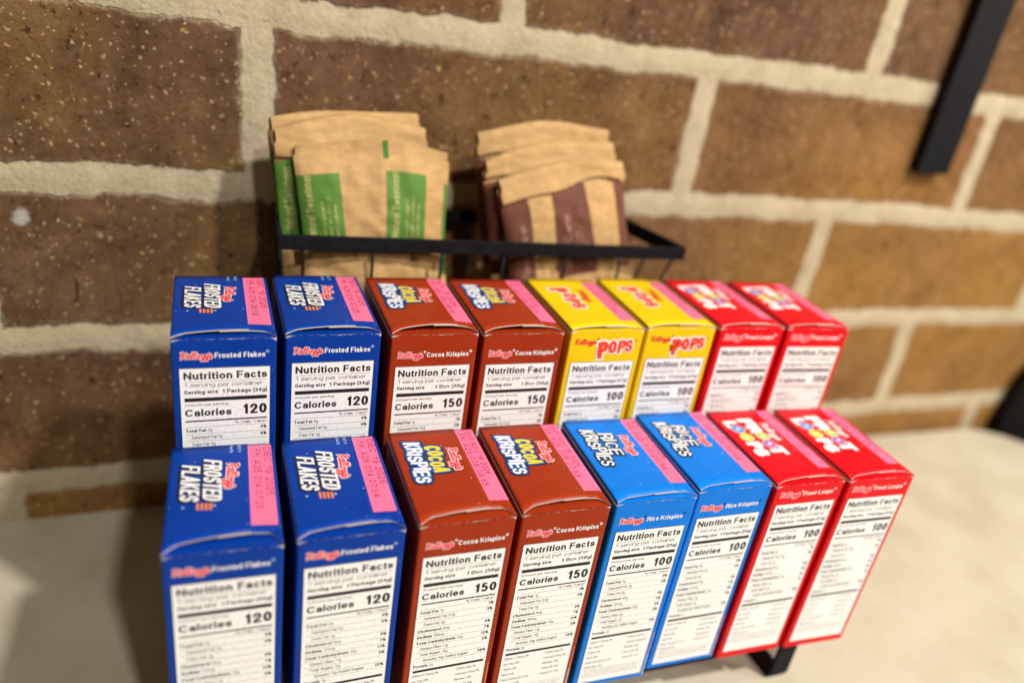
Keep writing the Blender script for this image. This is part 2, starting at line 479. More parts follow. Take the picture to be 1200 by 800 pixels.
LOW = {  # lower case: y 0 baseline, 1 x-height, 2 ascender, -1 descender
    'a': (.50, [[(1, 0), (1, .62)] + arc(.5, .68, .48, .32, 15, 165), arc(.46, .28, .46, .28, 90, 450)]), 'b': (.54, [[(0, 0), (0, 2)], RING]),
    'c': (.50, [arc(.5, .5, .5, .5, 42, 318)]), 'd': (.54, [[(1, 0), (1, 2)], RING]), 'e': (.52, [[(0, .5), (1, .5)] + arc(.5, .5, .5, .5, 10, 315)]),
    'f': (.26, [[(.4, 0), (.4, 1.6), (.6, 1.95), (1, 2)], [(0, 1), (1, 1)]]), 'g': (.54, [RING, [(1, 1), (1, -.4)] + arc(.5, -.4, .5, .6, -10, -155)]),
    'h': (.50, [[(0, 0), (0, 2)], [(0, .5)] + arc(.5, .55, .5, .45, 170, 10) + [(1, 0)]]), 'i': (0, [[(.5, 0), (.5, 1)], [(.5, 1.82), (.5, 2)]]),
    'j': (.1, [[(1, 1), (1, -.8), (0, -1)], [(1, 1.82), (1, 2)]]), 'k': (.50, [[(0, 0), (0, 2)], [(.95, 1), (.05, .3)], [(.36, .55), (1, 0)]]),
    'l': (0, [[(.5, 0), (.5, 2)]]), 'm': (.80, [[(0, 0), (0, 1)], [(0, .6)] + arc(.25, .6, .25, .4, 165, 15) + [(.5, 0)], [(.5, .6)] + arc(.75, .6, .25, .4, 165, 15) + [(1, 0)]]),
    'n': (.50, [[(0, 0), (0, 1)], [(0, .5)] + arc(.5, .55, .5, .45, 170, 10) + [(1, 0)]]), 'o': (.54, [RING]), 'p': (.54, [[(0, 1), (0, -1)], RING]),
    'q': (.54, [[(1, 1), (1, -1)], RING]), 'r': (.28, [[(0, 0), (0, 1)], [(0, .5), (.25, .85), (.6, .98), (1, 1)]]),
    's': (.48, [arc(.5, .74, .46, .26, 15, 260) + arc(.5, .26, .5, .26, 80, -165)]), 't': (.27, [[(.4, 1.55), (.4, .25), (.6, 0), (1, 0)], [(0, 1), (1, 1)]]),
    'u': (.50, [[(1, 0), (1, 1)], [(0, 1), (0, .45)] + arc(.5, .45, .5, .45, 190, 350) + [(1, .5)]]), 'v': (.50, [[(0, 1), (.45, 0), (.55, 0), (1, 1)]]),
    'w': (.76, [[(0, 1), (.25, 0), (.5, 1), (.75, 0), (1, 1)]]), 'x': (.50, [[(0, 0), (1, 1)], [(0, 1), (1, 0)]]),
    'y': (.50, [[(0, 1), (.5, 0)], [(1, 1), (.5, 0), (.3, -.8), (0, -1)]]), 'z': (.46, [[(0, 1), (1, 1), (0, 0), (1, 0)]]),
}
XH = 0.73

def ribbon(pts, wd, cap=True, flat=1.0):
    """left/right outline points of a stroke of constant width with mitred corners"""
    P = [Vector(p) for p in pts]
    Q = [P[0]]
    for p in P[1:]:
        if (p - Q[-1]).length > 1e-5:
            Q.append(p)
    P = Q
    closed = len(P) > 3 and (P[0] - P[-1]).length < 1e-4
    h = wd / 2
    if len(P) < 2:
        return [], []
    T = [(P[i + 1] - P[i]).normalized() for i in range(len(P) - 1)]
    if cap and not closed:
        P[0] = P[0] - Vector((T[0].x * h, T[0].y * h * flat))
        P[-1] = P[-1] + Vector((T[-1].x * h, T[-1].y * h * flat))
    Lf, Rt = [], []
    for i, p in enumerate(P):
        t0 = T[i - 1] if i > 0 else (T[-1] if closed else T[0])
        t1 = T[i] if i < len(T) else (T[0] if closed else T[-1])
        n0, n1 = Vector((-t0.y, t0.x)), Vector((-t1.y, t1.x))
        m = n0 + n1
        if m.length < 0.3:
            m = n1
        m.normalize()
        k = h / max(0.45, m.dot(n1))
        o = Vector((m.x * k, m.y * k * flat))
        Lf.append(p + o)
        Rt.append(p - o)
    return Lf, Rt

def text(mb, mapf, body, x, y, cap, mat, st=0.17, grow=0.0, shear=0.0, width=None, align='L', layer=1, gap=None, rot=0.0):
    """st: stroke weight and grow: outline growth, both as a share of the cap height; x, y: end of the baseline in mapf's plane"""
    sp = 0.075 + 0.2 * st if gap is None else gap
    sp_sp = 0.16
    adv = [((UP.get(c) or LOW.get(c) or (.5, []))[0]) for c in body]
    fixed = sum(st for c in body if c != ' ') + sp * (len(body) - 1)
    var = sum(max(a - 0.15, 0.0) for a in adv)
    nat = fixed + var
    g = 1.0
    gx = 1.0
    if width is not None:
        want = width / cap
        g = (want - fixed) / var if var > 0 else 1.0
        if g < 0.35:
            gx = want / (fixed + var * 0.35)
            g = 0.35
    tot = (fixed + var * g) * gx * cap
    off = {'L': 0, 'R': -tot, 'C': -tot / 2}[align]
    cr, sr = math.cos(rot), math.sin(rot)
    pen = 0.0
    h = st / 2
    flat = 0.74 if st > 0.15 else 0.95
    hv = h * flat
    for ci, c in enumerate(body):
        w_ = max(adv[ci] - 0.15, 0.0) * g
        low = c in LOW and c not in UP
        for si, sk in enumerate((LOW if low else UP).get(c, (0, []))[1]):
            pts = []
            for a, b in sk:
                px = pen + h + a * w_
                if low:
                    an = [(-1, -0.27 + hv), (0, hv), (1, XH - hv), (2, 1.0 - hv)]
                    for (u0, v0), (u1, v1) in zip(an, an[1:]):
                        if b <= u1:
                            break
                    py = v0 + (v1 - v0) * (b - u0) / (u1 - u0)
                else:
                    py = hv + b * (1 - 2 * hv)
                pts.append((px, py))
            # a sharp turn is drawn as two strokes, so that its corner stays clean
            runs, cur = [], [pts[0]]
            for i_ in range(1, len(pts)):
                cur.append(pts[i_])
                if i_ < len(pts) - 1:
                    a_ = Vector(pts[i_]) - Vector(pts[i_ - 1]); b_ = Vector(pts[i_ + 1]) - Vector(pts[i_])
                    if a_.length > 1e-6 and b_.length > 1e-6 and a_.normalized().dot(b_.normalized()) < -0.25:
                        runs.append(cur); cur = [pts[i_]]
            runs.append(cur)
            lo, hi = (-0.27 if low and min(b for _, b in sk) < 0 else (-0.3 if c in '(),' else 0)) - grow / 2, 1.0 + grow / 2 + (0.1 if c in '()' else 0)
            for ri, rp in enumerate(runs):
                Lf, Rt = ribbon(rp, st + grow, len(runs) == 1 or abs(rp[0][0] - rp[-1][0]) < 0.02, flat if grow == 0 else (h * flat + grow / 2) / (h + grow / 2))
                if not Lf:
                    continue
                vs = []
                for l_, r_ in zip(Lf, Rt):
                    for q in (l_, r_):
                        qx, qy = min(max(q.x, pen - grow / 2 - 0.01), pen + w_ + st + grow / 2 + 0.01), min(max(q.y, lo), hi)
                        dx, dy = (qx * gx + shear * qy) * cap + off, qy * cap
                        vs.append(mapf(x + dx * cr - dy * sr, y + dx * sr + dy * cr, layer + 0.05 * si + 0.02 * (ci % 2) + 0.08 * ri))
                mb.add(vs, [(2 * i + 1, 2 * i + 3, 2 * i + 2, 2 * i) for i in range(len(Lf) - 1)], mat)
        pen += w_ + (st if c != ' ' else 0) + sp
    return tot

def rect(mb, mapf, x0, y0, x1, y1, mat, layer=1, n=1):
    xs = [x0 + (x1 - x0) * i / n for i in range(n + 1)]
    ys = [y0 + (y1 - y0) * i / n for i in range(n + 1)]
    mb.grid(lambda u, v: mapf(u, v, layer), xs, ys, mat, False)

def disc(mb, mapf, x, y, r, mat, layer=1, r_in=0.0, n=20):
    if r_in:
        P = [mapf(x + q * math.cos(t), y + q * math.sin(t), layer) for q in (r_in, r) for t in [2 * math.pi * k / n for k in range(n)]]
        mb.add(P, [(k, n + k, n + (k + 1) % n, (k + 1) % n) for k in range(n)], mat)
    else:
        P = [mapf(x + r * math.cos(2 * math.pi * k / n), y + r * math.sin(2 * math.pi * k / n), layer) for k in range(n)]
        mb.add(P, [tuple(range(n))], mat)

def catmull(P, k=5):
    out = []
    for i in range(len(P) - 1):
        p0, p1, p2, p3 = P[max(i - 1, 0)], P[i], P[i + 1], P[min(i + 2, len(P) - 1)]
        for j in range(k):
            t = j / k
            out.append(tuple(0.5 * (2 * p1[c] + (p2[c] - p0[c]) * t + (2 * p0[c] - 5 * p1[c] + 4 * p2[c] - p3[c]) * t * t
                                    + (3 * p1[c] - p0[c] - 3 * p2[c] + p3[c]) * t ** 3) for c in (0, 1)))
    out.append(P[-1])
    return out

# the cereal maker's handwritten name, as pen strokes (cap height 1)
SCRIPT = [
    [(0.72, 1.0), (0.55, 0.55), (0.36, 0.0), (0.22, -0.04)],
    [(0.30, 0.82), (0.50, 1.0), (0.78, 1.02)],
    [(1.28, 0.98), (1.02, 0.80), (0.62, 0.50), (0.80, 0.30), (0.98, 0.02), (1.18, 0.06), (1.36, 0.26), (1.60, 0.44),
     (1.60, 0.60), (1.44, 0.56), (1.36, 0.28), (1.44, 0.04), (1.66, 0.10), (1.92, 0.46), (2.12, 0.90), (2.04, 1.0),
     (1.92, 0.72), (1.80, 0.16), (1.92, 0.02), (2.12, 0.16), (2.34, 0.52), (2.52, 0.90), (2.44, 1.0), (2.32, 0.72), (2.20, 0.16),
     (2.32, 0.02), (2.52, 0.12)],
    [(2.92, 0.56), (2.70, 0.48), (2.62, 0.20), (2.74, 0.02), (2.94, 0.14), (3.00, 0.42), (2.92, 0.56), (3.10, 0.46), (3.24, 0.48)],
    [(3.58, 0.54), (3.38, 0.52), (3.26, 0.24), (3.36, 0.06), (3.54, 0.20), (3.64, 0.52), (3.56, 0.06), (3.40, -0.38), (3.22, -0.42),
     (3.20, -0.26), (3.48, -0.04), (3.80, 0.22)],
    [(4.12, 0.54), (3.92, 0.52), (3.80, 0.24), (3.90, 0.06), (4.08, 0.20), (4.18, 0.52), (4.10, 0.06), (3.94, -0.38), (3.76, -0.42),
     (3.74, -0.26), (4.02, -0.04), (4.30, 0.20)],
    [(4.36, 0.98), (4.28, 0.74)],
    [(4.34, 0.14), (4.52, 0.56), (4.62, 0.34), (4.62, 0.08), (4.44, 0.02), (4.32, 0.12)],
]
def script_name(mb, mapf, x, y, length, mat, halo, layer=2, rot=0.0, wk=1.0):
    k = length / 4.7
    for mt, wd, ly in ((halo, 0.36 * wk, layer), (mat, 0.155 * wk, layer + 1)):
        if mt is None:
            continue
        for si, st in enumerate(SCRIPT):
            pts = catmull(st, 4)
            P, F = [], []
            for i, q in enumerate(pts):
                a, b = pts[max(i - 1, 0)], pts[min(i + 1, len(pts) - 1)]
                dx, dy = b[0] - a[0], b[1] - a[1]
                l = math.hypot(dx, dy) or 1
                nx, ny = -dy / l * wd / 2, dx / l * wd / 2
                ex = 0
                for sgn in (-1, 1):
                    px, py = (q[0] + sgn * nx) * k, (q[1] + sgn * ny) * k
                    P.append(mapf(x + px * math.cos(rot) - py * math.sin(rot), y + px * math.sin(rot) + py * math.cos(rot),
                                  ly + 0.006 * i + 0.1 * si))
            for i in range(len(pts) - 1):
                F.append((2 * i, 2 * i + 2, 2 * i + 3, 2 * i + 1))
            mb.add(P, [f for f in F], mt)

# ------------------------------------------------------------------ inks
BLACK = ink('black_ink', (0.012, 0.012, 0.014))
GREY = ink('thin_grey_ink', (0.05, 0.05, 0.055))
WHITE = ink('white_print', (0.80, 0.80, 0.80), 0.5)
LABEL = ink('label_white', (0.83, 0.82, 0.81), 0.5)
RED = ink('red_ink', (0.72, 0.015, 0.03))
CREAM = ink('pale_halo', (0.80, 0.62, 0.62))
NAVY = ink('navy_ink', (0.006, 0.012, 0.05))
LOGOBLUE = ink('logo_blue_ink', (0.012, 0.10, 0.36))
YELLOW = ink('yellow_ink', (0.80, 0.62, 0.01))
ORANGE = ink('orange_ink', (0.80, 0.23, 0.02))
PINK = ink('pink_date_ink', (0.86, 0.155, 0.29), 0.5)
DATE = ink('date_stamp_ink', (0.13, 0.012, 0.06))
GREEN = ink('lime_ink', (0.42, 0.56, 0.08))
SKY = ink('sky_ink', (0.10, 0.26, 0.60))
PURPLE = ink('purple_ink', (0.40, 0.12, 0.42))
PAPER = ink('raw_board_edge', (0.62, 0.53, 0.45), 0.8)
TAN = ink('flake_tan', (0.60, 0.30, 0.08))
PALEBLUE = ink('pale_blue_ink', (0.35, 0.50, 0.80))
POPRED = ink('pop_red_ink', (0.78, 0.05, 0.01))

BW, BD, BH = 3.9, 6.25, 10.83
KINDS = {
    'frosted': dict(col=(0.0005, 0.036, 0.285), lab=1.24, size='1 Package (34g)', cal='120', brand='Frosted Flakes', bcol=PALEBLUE, uend=0.735,
                    rows=('0g', '0%', '0g', '0%', '0g', '0mg', '0%', '170mg', '7%', '30g', '11%', '<1g', '3%', '11g', '11g', '22%', '1g')),
    'cocoa': dict(col=(0.30, 0.028, 0.005), lab=1.50, size='1 Box (39g)', cal='150', brand='Cocoa Krispies', bcol=WHITE, uend=0.775,
                  rows=('1g', '1%', '0.5g', '3%', '0g', '0mg', '0%', '160mg', '7%', '34g', '12%', '<1g', '2%', '14g', '14g', '28%', '2g')),
    'pops': dict(col=(0.74, 0.50, 0.003), lab=1.62, size='1 Package (27g)', cal='100', brand=None, bcol=WHITE, uend=0.76,
                 rows=('0g', '0%', '0g', '0%', '0g', '0mg', '0%', '105mg', '5%', '25g', '9%', '<1g', '0%', '9g', '9g', '18%', '1g')),
    'froot': dict(col=(0.66, 0.003, 0.010), lab=1.05, size='1 Package (27g)', cal='100', brand='Froot Loops', bcol=WHITE, uend=0.77,
                  rows=('1g', '1%', '0.5g', '3%', '0g', '0mg', '0%', '140mg', '6%', '24g', '9%', '2g', '7%', '9g', '9g', '18%', '1g')),
    'rice': dict(col=(0.001, 0.17, 0.66), lab=1.47, size='1 Package (25g)', cal='100', brand='Rice Krispies', bcol=WHITE, uend=0.78,
                 rows=('0g', '0%', '0g', '0%', '0g', '0mg', '0%', '125mg', '5%', '22g', '8%', '0g', '0%', '3g', '3g', '6%', '2g')),
}
for k_, d_ in KINDS.items():
    d_['mat'] = carton(k_ + '_board', d_['col'], BH)
    d_['flap'] = carton(k_ + '_board_flap', d_['col'], BH, 0.0)

LAY = 0.006
def front_map(x, z, layer):          # x from the face's left edge, z downward from the top crease
    return (x - BW / 2, -0.004 - LAY * layer, BH - z)
def fmap(x, y, layer):               # same, y up
    return (x - BW / 2, -0.004 - LAY * layer, BH + y)

def label_mesh(k):
    d = KINDS[k]
    mb = MB()
    t = d['lab']
    x0, x1 = 0.065 * BW, 0.94 * BW
    zb = 10.58 if k != 'froot' else 10.42
    rect(mb, fmap, x0, -zb, x1, -t, LABEL, 1)
    e = 0.022
    L, R = 0.107 * BW, 0.905 * BW
    for (a, b, c, dd) in ((x0, -t - e, x1, -t), (x0, -zb, x0 + e, -t), (x1 - e, -zb, x1, -t)):
        rect(mb, fmap, a, b, c, dd, BLACK, 2)
    def row(s, z, cap, x=L, al='L', st=0.13, width=None, mat=BLACK):
        return text(mb, fmap, s, x, -(t + z), cap, mat, st=st, width=width, align=al, layer=2)
    def bar(z0, z1, xa=L, mat=BLACK):
        rect(mb, fmap, xa, -(t + z1), R, -(t + z0), mat, 2)
    row('Nutrition Facts', 0.515, 0.335, width=R - L, st=0.225)
    bar(0.60, 0.612, mat=GREY)
    row('1 serving per container', 0.85, 0.185, width=(R - L) * 0.94, st=0.105, mat=GREY)
    w1 = row('Serving size', 1.17, 0.175, st=0.21, width=(R - L) * 0.40)
    row(d['size'], 1.17, 0.175, x=R, al='R', st=0.21, width=(R - L) * (0.55 if 'Pack' in d['size'] else 0.45))
    bar(1.35, 1.52)
    row('Amount per serving', 1.72, 0.10, st=0.17, width=(R - L) * 0.52)
    row('Calories', 2.205, 0.33, st=0.225, width=(R - L) * 0.56)
    row(d['cal'], 2.205, 0.47, x=R, al='R', st=0.235, width=(R - L) * 0.31)
    bar(2.40, 2.465)
    row('% Daily Value*', 2.64, 0.105, x=R, al='R', st=0.17, width=(R - L) * 0.40)
    bar(2.715, 2.727, mat=GREY)
    r = d['rows']
    ry = [2.96, 3.29, 3.63, 3.98, 4.31, 4.65, 4.99, 5.32, 5.66, 5.99]
    def nut(i, name, amt, pct, ind, bold):
        x = L + ind
        ww = text(mb, fmap, name, x, -(t + ry[i]), 0.15, BLACK if bold else GREY, st=0.215 if bold else 0.115, layer=2)
        if amt:
            text(mb, fmap, amt, x + ww + 0.07, -(t + ry[i]), 0.15, GREY, st=0.09, layer=2)
        if pct:
            text(mb, fmap, pct, R, -(t + ry[i] - 0.02), 0.15, BLACK, st=0.21, align='R', layer=2)
        if i < 9:
            rect(mb, fmap, L + (ind if ind > .3 else 0), -(t + ry[i] + 0.105), R, -(t + ry[i] + 0.094), GREY, 2)
    nut(0, 'Total Fat', r[0], r[1], 0, True)
    nut(1, 'Saturated Fat', r[2], r[3], 0.2, False)
    nut(2, 'Trans Fat', r[4], None, 0.2, False)
    nut(3, 'Cholesterol', r[5], r[6], 0, True)
    nut(4, 'Sodium', r[7], r[8], 0, True)
    nut(5, 'Total Carbohydrate', r[9], r[10], 0, True)
    nut(6, 'Dietary Fiber', r[11], r[12], 0.2, False)
    nut(7, 'Total Sugars', r[13], None, 0.2, False)
    nut(8, 'Includes ' + r[14] + ' Added Sugars', None, r[15], 0.4, False)
    nut(9, 'Protein', r[16], None, 0, True)
    bar(6.14, 6.27)
    vit = [('Vitamin D 1.8mcg 8%', 'Calcium 0mg 0%'), ('Iron 7mg 35%', 'Potassium 30mg 0%'), ('Thiamin 10%', 'Riboflavin 10%'),
           ('Niacin 10%', 'Vitamin B6 10%'), ('Folate 120mcg DFE 30%', 'Vitamin B12 15%')]
    for i, (a, b) in enumerate(vit):
        z = 6.53 + i * 0.33
        row(a, z, 0.12, st=0.09, mat=GREY)
        row('\u2022', z, 0.12, x=(L + R) / 2 + 0.1, st=0.13, mat=GREY)
        row(b, z, 0.12, x=(L + R) / 2 + 0.35, st=0.09, mat=GREY)
    row('(70mcg folic acid)', 8.16, 0.12, st=0.09, mat=GREY)
    bar(8.28, 8.292, mat=GREY)
    for i, s in enumerate(('* The % Daily Value tells you how much a nutrient in', 'a serving of food contributes to a daily diet. 2,000',
                           'calories a day is used for general nutrition advice.')):
        row(s, 8.45 + i * 0.15, 0.075, st=0.10, mat=GREY, width=(R - L) * (0.97, 0.93, 0.95)[i])
    return mb

def body_mesh(k):
    d = KINDS[k]
    mt = d['mat']
    mb = MB()
    r = 0.09
    # cross-section, counter-clockwise from the front left
    def ring(z):
        t = math.sin(math.pi * min(max(z / BH, 0), 1)) ** 0.7 if 0 < z < BH else 0
        pts = []
        def corner(cx, cy, a0):
            for i in range(4):
                a = math.radians(a0 + 30 * i)
                pts.append((cx + r * math.cos(a), cy + r * math.sin(a), z))
        h = BW / 2
        corner(-h + r, r, 180); corner(h - r, r, 270)
        for y in (1.2, 2.2, 3.1, 4.0, 5.0):
            pts.append((h + 0.05 * t * math.sin(math.pi * y / BD), y, z))
        corner(h - r, BD - r, 0); corner(-h + r, BD - r, 90)
        for y in (5.0, 4.0, 3.1, 2.2, 1.2):
            pts.append((-h - 0.05 * t * math.sin(math.pi * y / BD), y, z))
        return pts
    zs = [0, 0.05, 1.5, 3.5, 5.4, 7.5, 9.3, BH - 0.04, BH]
    R = [ring(z) for z in zs]
    n = len(R[0])
    vs = [q for rr in R for q in rr]
    fs = [(j * n + i, j * n + (i + 1) % n, (j + 1) * n + (i + 1) % n, (j + 1) * n + i) for j in range(len(zs) - 1) for i in range(n)]
    mb.add(vs, fs, mt, False)
    mb.add(R[0], [tuple(range(n - 1, -1, -1))], mt)
    # brand line on the narrow face
    if k == 'pops':
        script_name(mb, fmap, 0.22, -0.66, 1.16, RED, None, 1, wk=1.2)
        disc(mb, fmap, 1.48, -0.40, 0.055, NAVY, 1, 0.03)
        rect(mb, fmap, 1.78, -0.56, 2.04, -0.51, PALEBLUE, 1)
        for ch, x, y, c, wd, ro in (('P', 1.62, -1.46, 0.90, 0.54, 0.12), ('O', 2.13, -1.20, 0.68, 0.44, 0.08), ('P', 2.60, -1.16, 0.68, 0.42, -0.04), ('S', 3.00, -1.12, 0.64, 0.42, 0.06)):
            text(mb, fmap, ch, x, y, c, WHITE, st=0.26, grow=0.2, width=wd, rot=ro, layer=1 + 0.2 * x)
            text(mb, fmap, ch, x, y, c, POPRED, st=0.26, width=wd, rot=ro, layer=4 + 0.2 * x)
        disc(mb, fmap, 3.56, -0.52, 0.05, NAVY, 1, 0.028)
    else:
        halo = {'frosted': CREAM, 'cocoa': CREAM, 'froot': CREAM, 'rice': None}[k]
        if k == 'rice':
            halo = CREAM
        z = -(d['lab'] - 0.42)
        ln = {'frosted': 1.22, 'cocoa': 1.16, 'froot': 1.18, 'rice': 1.18}[k]
        script_name(mb, fmap, 0.26, z, ln, RED, halo, 1, wk=1.15)
        xs = 0.26 + ln + 0.09
        if k != 'frosted':
            disc(mb, fmap, xs, z + 0.26, 0.055, d['bcol'] if k != 'rice' else NAVY, 1, 0.026)
            xs += 0.10
        end = {'frosted': 3.46, 'cocoa': 3.52, 'froot': 3.36, 'rice': 3.38}[k]
        text(mb, fmap, d['brand'], xs, z, 0.235, WHITE, st=0.19, width=end - xs, layer=1)
        disc(mb, fmap, end + 0.09, z + 0.24, 0.065, d['bcol'] if k != 'rice' else NAVY, 1, 0.033)
    # a sliver of the big panel's picture wraps round the right edge
    if k in ('cocoa', 'rice'):
        xs = BW - 0.125
        rng = random.Random(5)
        rect(mb, fmap, xs, -10.75, BW - 0.09, -9.55, WHITE, 1)
        z = -9.55
        while z < -7.95:
            h = rng.uniform(0.12, 0.3)
            rect(mb, fmap, xs, z, BW - 0.09, min(z + h, -7.9), rng.choice([TAN, ORANGE, WHITE, TAN]), 1)
            z += h
    # picture patches on the two broad faces
    def side(sgn):
        def mp(y, z, layer):
            t = math.sin(math.pi * min(max(z / BH, 0), 1)) ** 0.7
            yy = y if sgn > 0 else BD - y
            return (sgn * (BW / 2 + 0.006 * layer + 0.004 + 0.05 * t * math.sin(math.pi * min(max(yy, 0.), BD) / BD)), yy, z)
        return mp
    for sgn in (1, -1):
        mp = side(sgn)
        rng = random.Random(3)
        for i in range(9):
            disc(mb, mp, rng.uniform(0.6, BD - 0.6), rng.uniform(0.5, 2.6), rng.uniform(0.25, 0.42), rng.choice([TAN, ORANGE, WHITE, TAN]), 1 + i * 0.4, n=12)
    return mb

def top_shape(bow, yb):
    """height of the closing flaps over the box top"""
    def z(x, y):
        q = max(0.0, 1 - (2 * x / BW) ** 2)
        return BH + bow * q * math.exp(-max(y, 0) / 1.6) + 0.035 * q * max(0.0, math.sin(math.pi * min(max(y / BD, 0), 1)))
    def ye(x):
        q = min(max((x + BW / 2) / BW, 0), 1)
        rise = min(1.0, q / 0.16)
        rise = math.sin(rise * math.pi / 2)
        fall = math.sin(min(1.0, (1 - q) / 0.13) * math.pi / 2)
        return 0.015 + yb * (0.55 + 0.45 * min(1, q / 0.7)) * rise * fall
    return z, ye

TH = 0.045
def flap(k, x0, x1, zf, ye, zoff, edge_mat, side_mat):
    mb = MB()
    mt = KINDS[k]['flap']
    nx, ny = 24, 12
    xs = [x0 + (x1 - x0) * i / nx for i in range(nx + 1)]
    # finer near the corners
    P = {}
    vs, fs = [], []
    for lv in (0, 1):
        for j in range(ny + 1):
            for x in xs:
                y = ye(x) + (BD - 0.02 - ye(x)) * j / ny
                vs.append((x, y, zf(x, y) + zoff + (TH if lv else 0)))
    n = nx + 1
    m = n * (ny + 1)
    top = [(m + j * n + i, m + j * n + i + 1, m + (j + 1) * n + i + 1, m + (j + 1) * n + i) for j in range(ny) for i in range(nx)]
    bot = [(j * n + i, (j + 1) * n + i, (j + 1) * n + i + 1, j * n + i + 1) for j in range(ny) for i in range(nx)]
    mb.add(vs, top, mt, True)
    o = 0
    def more(f, mat):
        s = mb.slot(mat)
        for q in f:
            mb.f.append(q); mb.m.append(s); mb.sm.append(False)
    more(bot, PAPER)
    more([(i, i + 1, m + i + 1, m + i) for i in range(nx)], edge_mat)
    e = ny * n
    more([(e + i + 1, e + i, m + e + i, m + e + i + 1) for i in range(nx)], mt)
    more([((j + 1) * n, j * n, m + j * n, m + (j + 1) * n) for j in range(ny)], mt)
    more([(j * n + nx, (j + 1) * n + nx, m + (j + 1) * n + nx, m + j * n + nx) for j in range(ny)], side_mat)
    return mb

def top_art(mb, k, mp, d):
    """mp(a, b, layer): a = reading direction (back to front), b = towards the right edge"""
    U = lambda u: u * BW
    A = lambda v: (1 - v) * BD
    if k == 'frosted':
        for dx, dy, mat, ly, gr in ((0.06, -0.07, NAVY, 1, 0.16), (0, 0, WHITE, 3, 0.0)):
            text(mb, mp, 'FROSTED', A(0.845) + dx, U(0.315) + dy, 0.66, mat, st=0.20, grow=gr, shear=0.30, width=2.62, layer=ly, gap=0.05)
            text(mb, mp, 'FLAKES', A(0.80) + dx, U(0.115) + dy, 0.66, mat, st=0.20, grow=gr, shear=0.30, width=2.24, layer=ly, gap=0.05)
        for i in range(4):
            b0 = U(0.265 + i * 0.037)
            P = [mp(A(0.40) + 0.02 * i, b0, 3), mp(A(0.34) + 0.02 * i, b0, 3), mp(A(0.34) + 0.02 * i + 0.04, b0 + 0.085, 3), mp(A(0.40) + 0.02 * i, b0 + 0.085, 3)]
            mb.add(P, [(0, 1, 2, 3)], ORANGE)
        script_name(mb, mp, A(0.80), U(0.545), 1.75, RED, CREAM, 2, rot=-0.06, wk=1.15)
        disc(mb, mp, A(0.375), U(0.15), 0.05, PALEBLUE, 3)
        disc(mb, mp, A(0.365), U(0.42), 0.055, PALEBLUE, 3)
        for i, s in enumerate(('BEST IF', 'Used By')):
            text(mb, mp, s, A(0.985), U(0.635 - i * 0.075), 0.13, PALEBLUE, st=0.13, layer=2, width=0.52)
    elif k in ('cocoa', 'rice'):
        lines = [(('COCOA' if k == 'cocoa' else 'RICE'), 0.335 if k == 'cocoa' else 0.33, 0.80 if k == 'cocoa' else 0.80, 2.0 if k == 'cocoa' else 1.85, YELLOW if k == 'cocoa' else WHITE),
                 ('KRISPIES', 0.125, 0.86, 2.95, WHITE)]
        mid = LOGOBLUE if k == 'cocoa' else NAVY
        for ci, (mat0, grow) in enumerate(((NAVY, 0.40 if k == 'cocoa' else 0.24), (mid, 0.22 if k == 'cocoa' else 0.2), (None, 0.0))):
            for s, u0, v0, ln, fill in lines:
                mat = mat0 or fill
                x = A(v0)
                ws = [1.0 if c != 'I' else 0.42 for c in s]
                tot = sum(ws)
                for i, c in enumerate(s):
                    wd = ln * ws[i] / tot
                    up = 0.05 * math.sin(i * 1.7)
                    cap = 0.66 + 0.05 * math.cos(i * 1.3)
                    text(mb, mp, c, x, U(u0) + up, cap, mat, st=0.22 if k == 'cocoa' else 0.18, grow=grow, shear=0.10, width=wd * (0.93 if k == 'cocoa' else 0.88),
                         layer=1 + ci * 2.4 + 0.1 * i, rot=-0.03)
                    x += wd
        script_name(mb, mp, A(0.775), U(0.60), 1.75, RED, CREAM, 2, rot=-0.05, wk=1.15)
        disc(mb, mp, A(0.475), U(0.60), 0.055, NAVY, 3)
        disc(mb, mp, A(0.375), U(0.23), 0.055, NAVY, 3)
        if k == 'rice':
            for i, s in enumerate(('BEST IF', 'Used By')):
                text(mb, mp, s, A(0.965), U(0.62 - i * 0.09), 0.15, LOGOBLUE, st=0.13, layer=2, width=0.55)
    elif k == 'pops':
        for grow, mat, ly in ((0.22, WHITE, 1), (0, POPRED, 4)):
            for ch, v, u, cap, wd, ro in (('P', 0.78, 0.19, 0.98, 0.66, 0.05), ('O', 0.665, 0.30, 0.76, 0.64, 0.0), ('P', 0.555, 0.27, 0.78, 0.58, -0.05), ('S', 0.455, 0.29, 0.72, 0.60, 0.05)):
                text(mb, mp, ch, A(v), U(u), cap, mat, st=0.33, grow=grow, width=wd, rot=ro, layer=ly)
        script_name(mb, mp, A(0.76), U(0.585), 1.7, RED, None, 2, rot=-0.03, wk=1.1)
    elif k == 'froot':
        for ch, v, u, cap, wd in (('F', 0.86, 0.34, 0.80, 0.62), ('R', 0.75, 0.36, 0.70, 0.60), ('T', 0.45, 0.36, 0.80, 0.66),
                                  ('L', 0.84, 0.10, 0.72, 0.56), ('P', 0.53, 0.13, 0.70, 0.54), ('S', 0.44, 0.12, 0.70, 0.58)):
            text(mb, mp, ch, A(v), U(u), cap, WHITE, st=0.27, grow=0.1, width=wd, layer=1 + v)
        for v, u, c in ((0.60, 0.46, GREEN), (0.49, 0.44, PURPLE), (0.72, 0.21, SKY), (0.60, 0.22, YELLOW)):
            disc(mb, mp, A(v), U(u), 0.365, WHITE, 2.2 + v)
            disc(mb, mp, A(v), U(u), 0.33, c, 4 + v, 0.11)
        script_name(mb, mp, A(0.80), U(0.62), 1.7, CREAM, None, 2, rot=-0.03, wk=1.5)

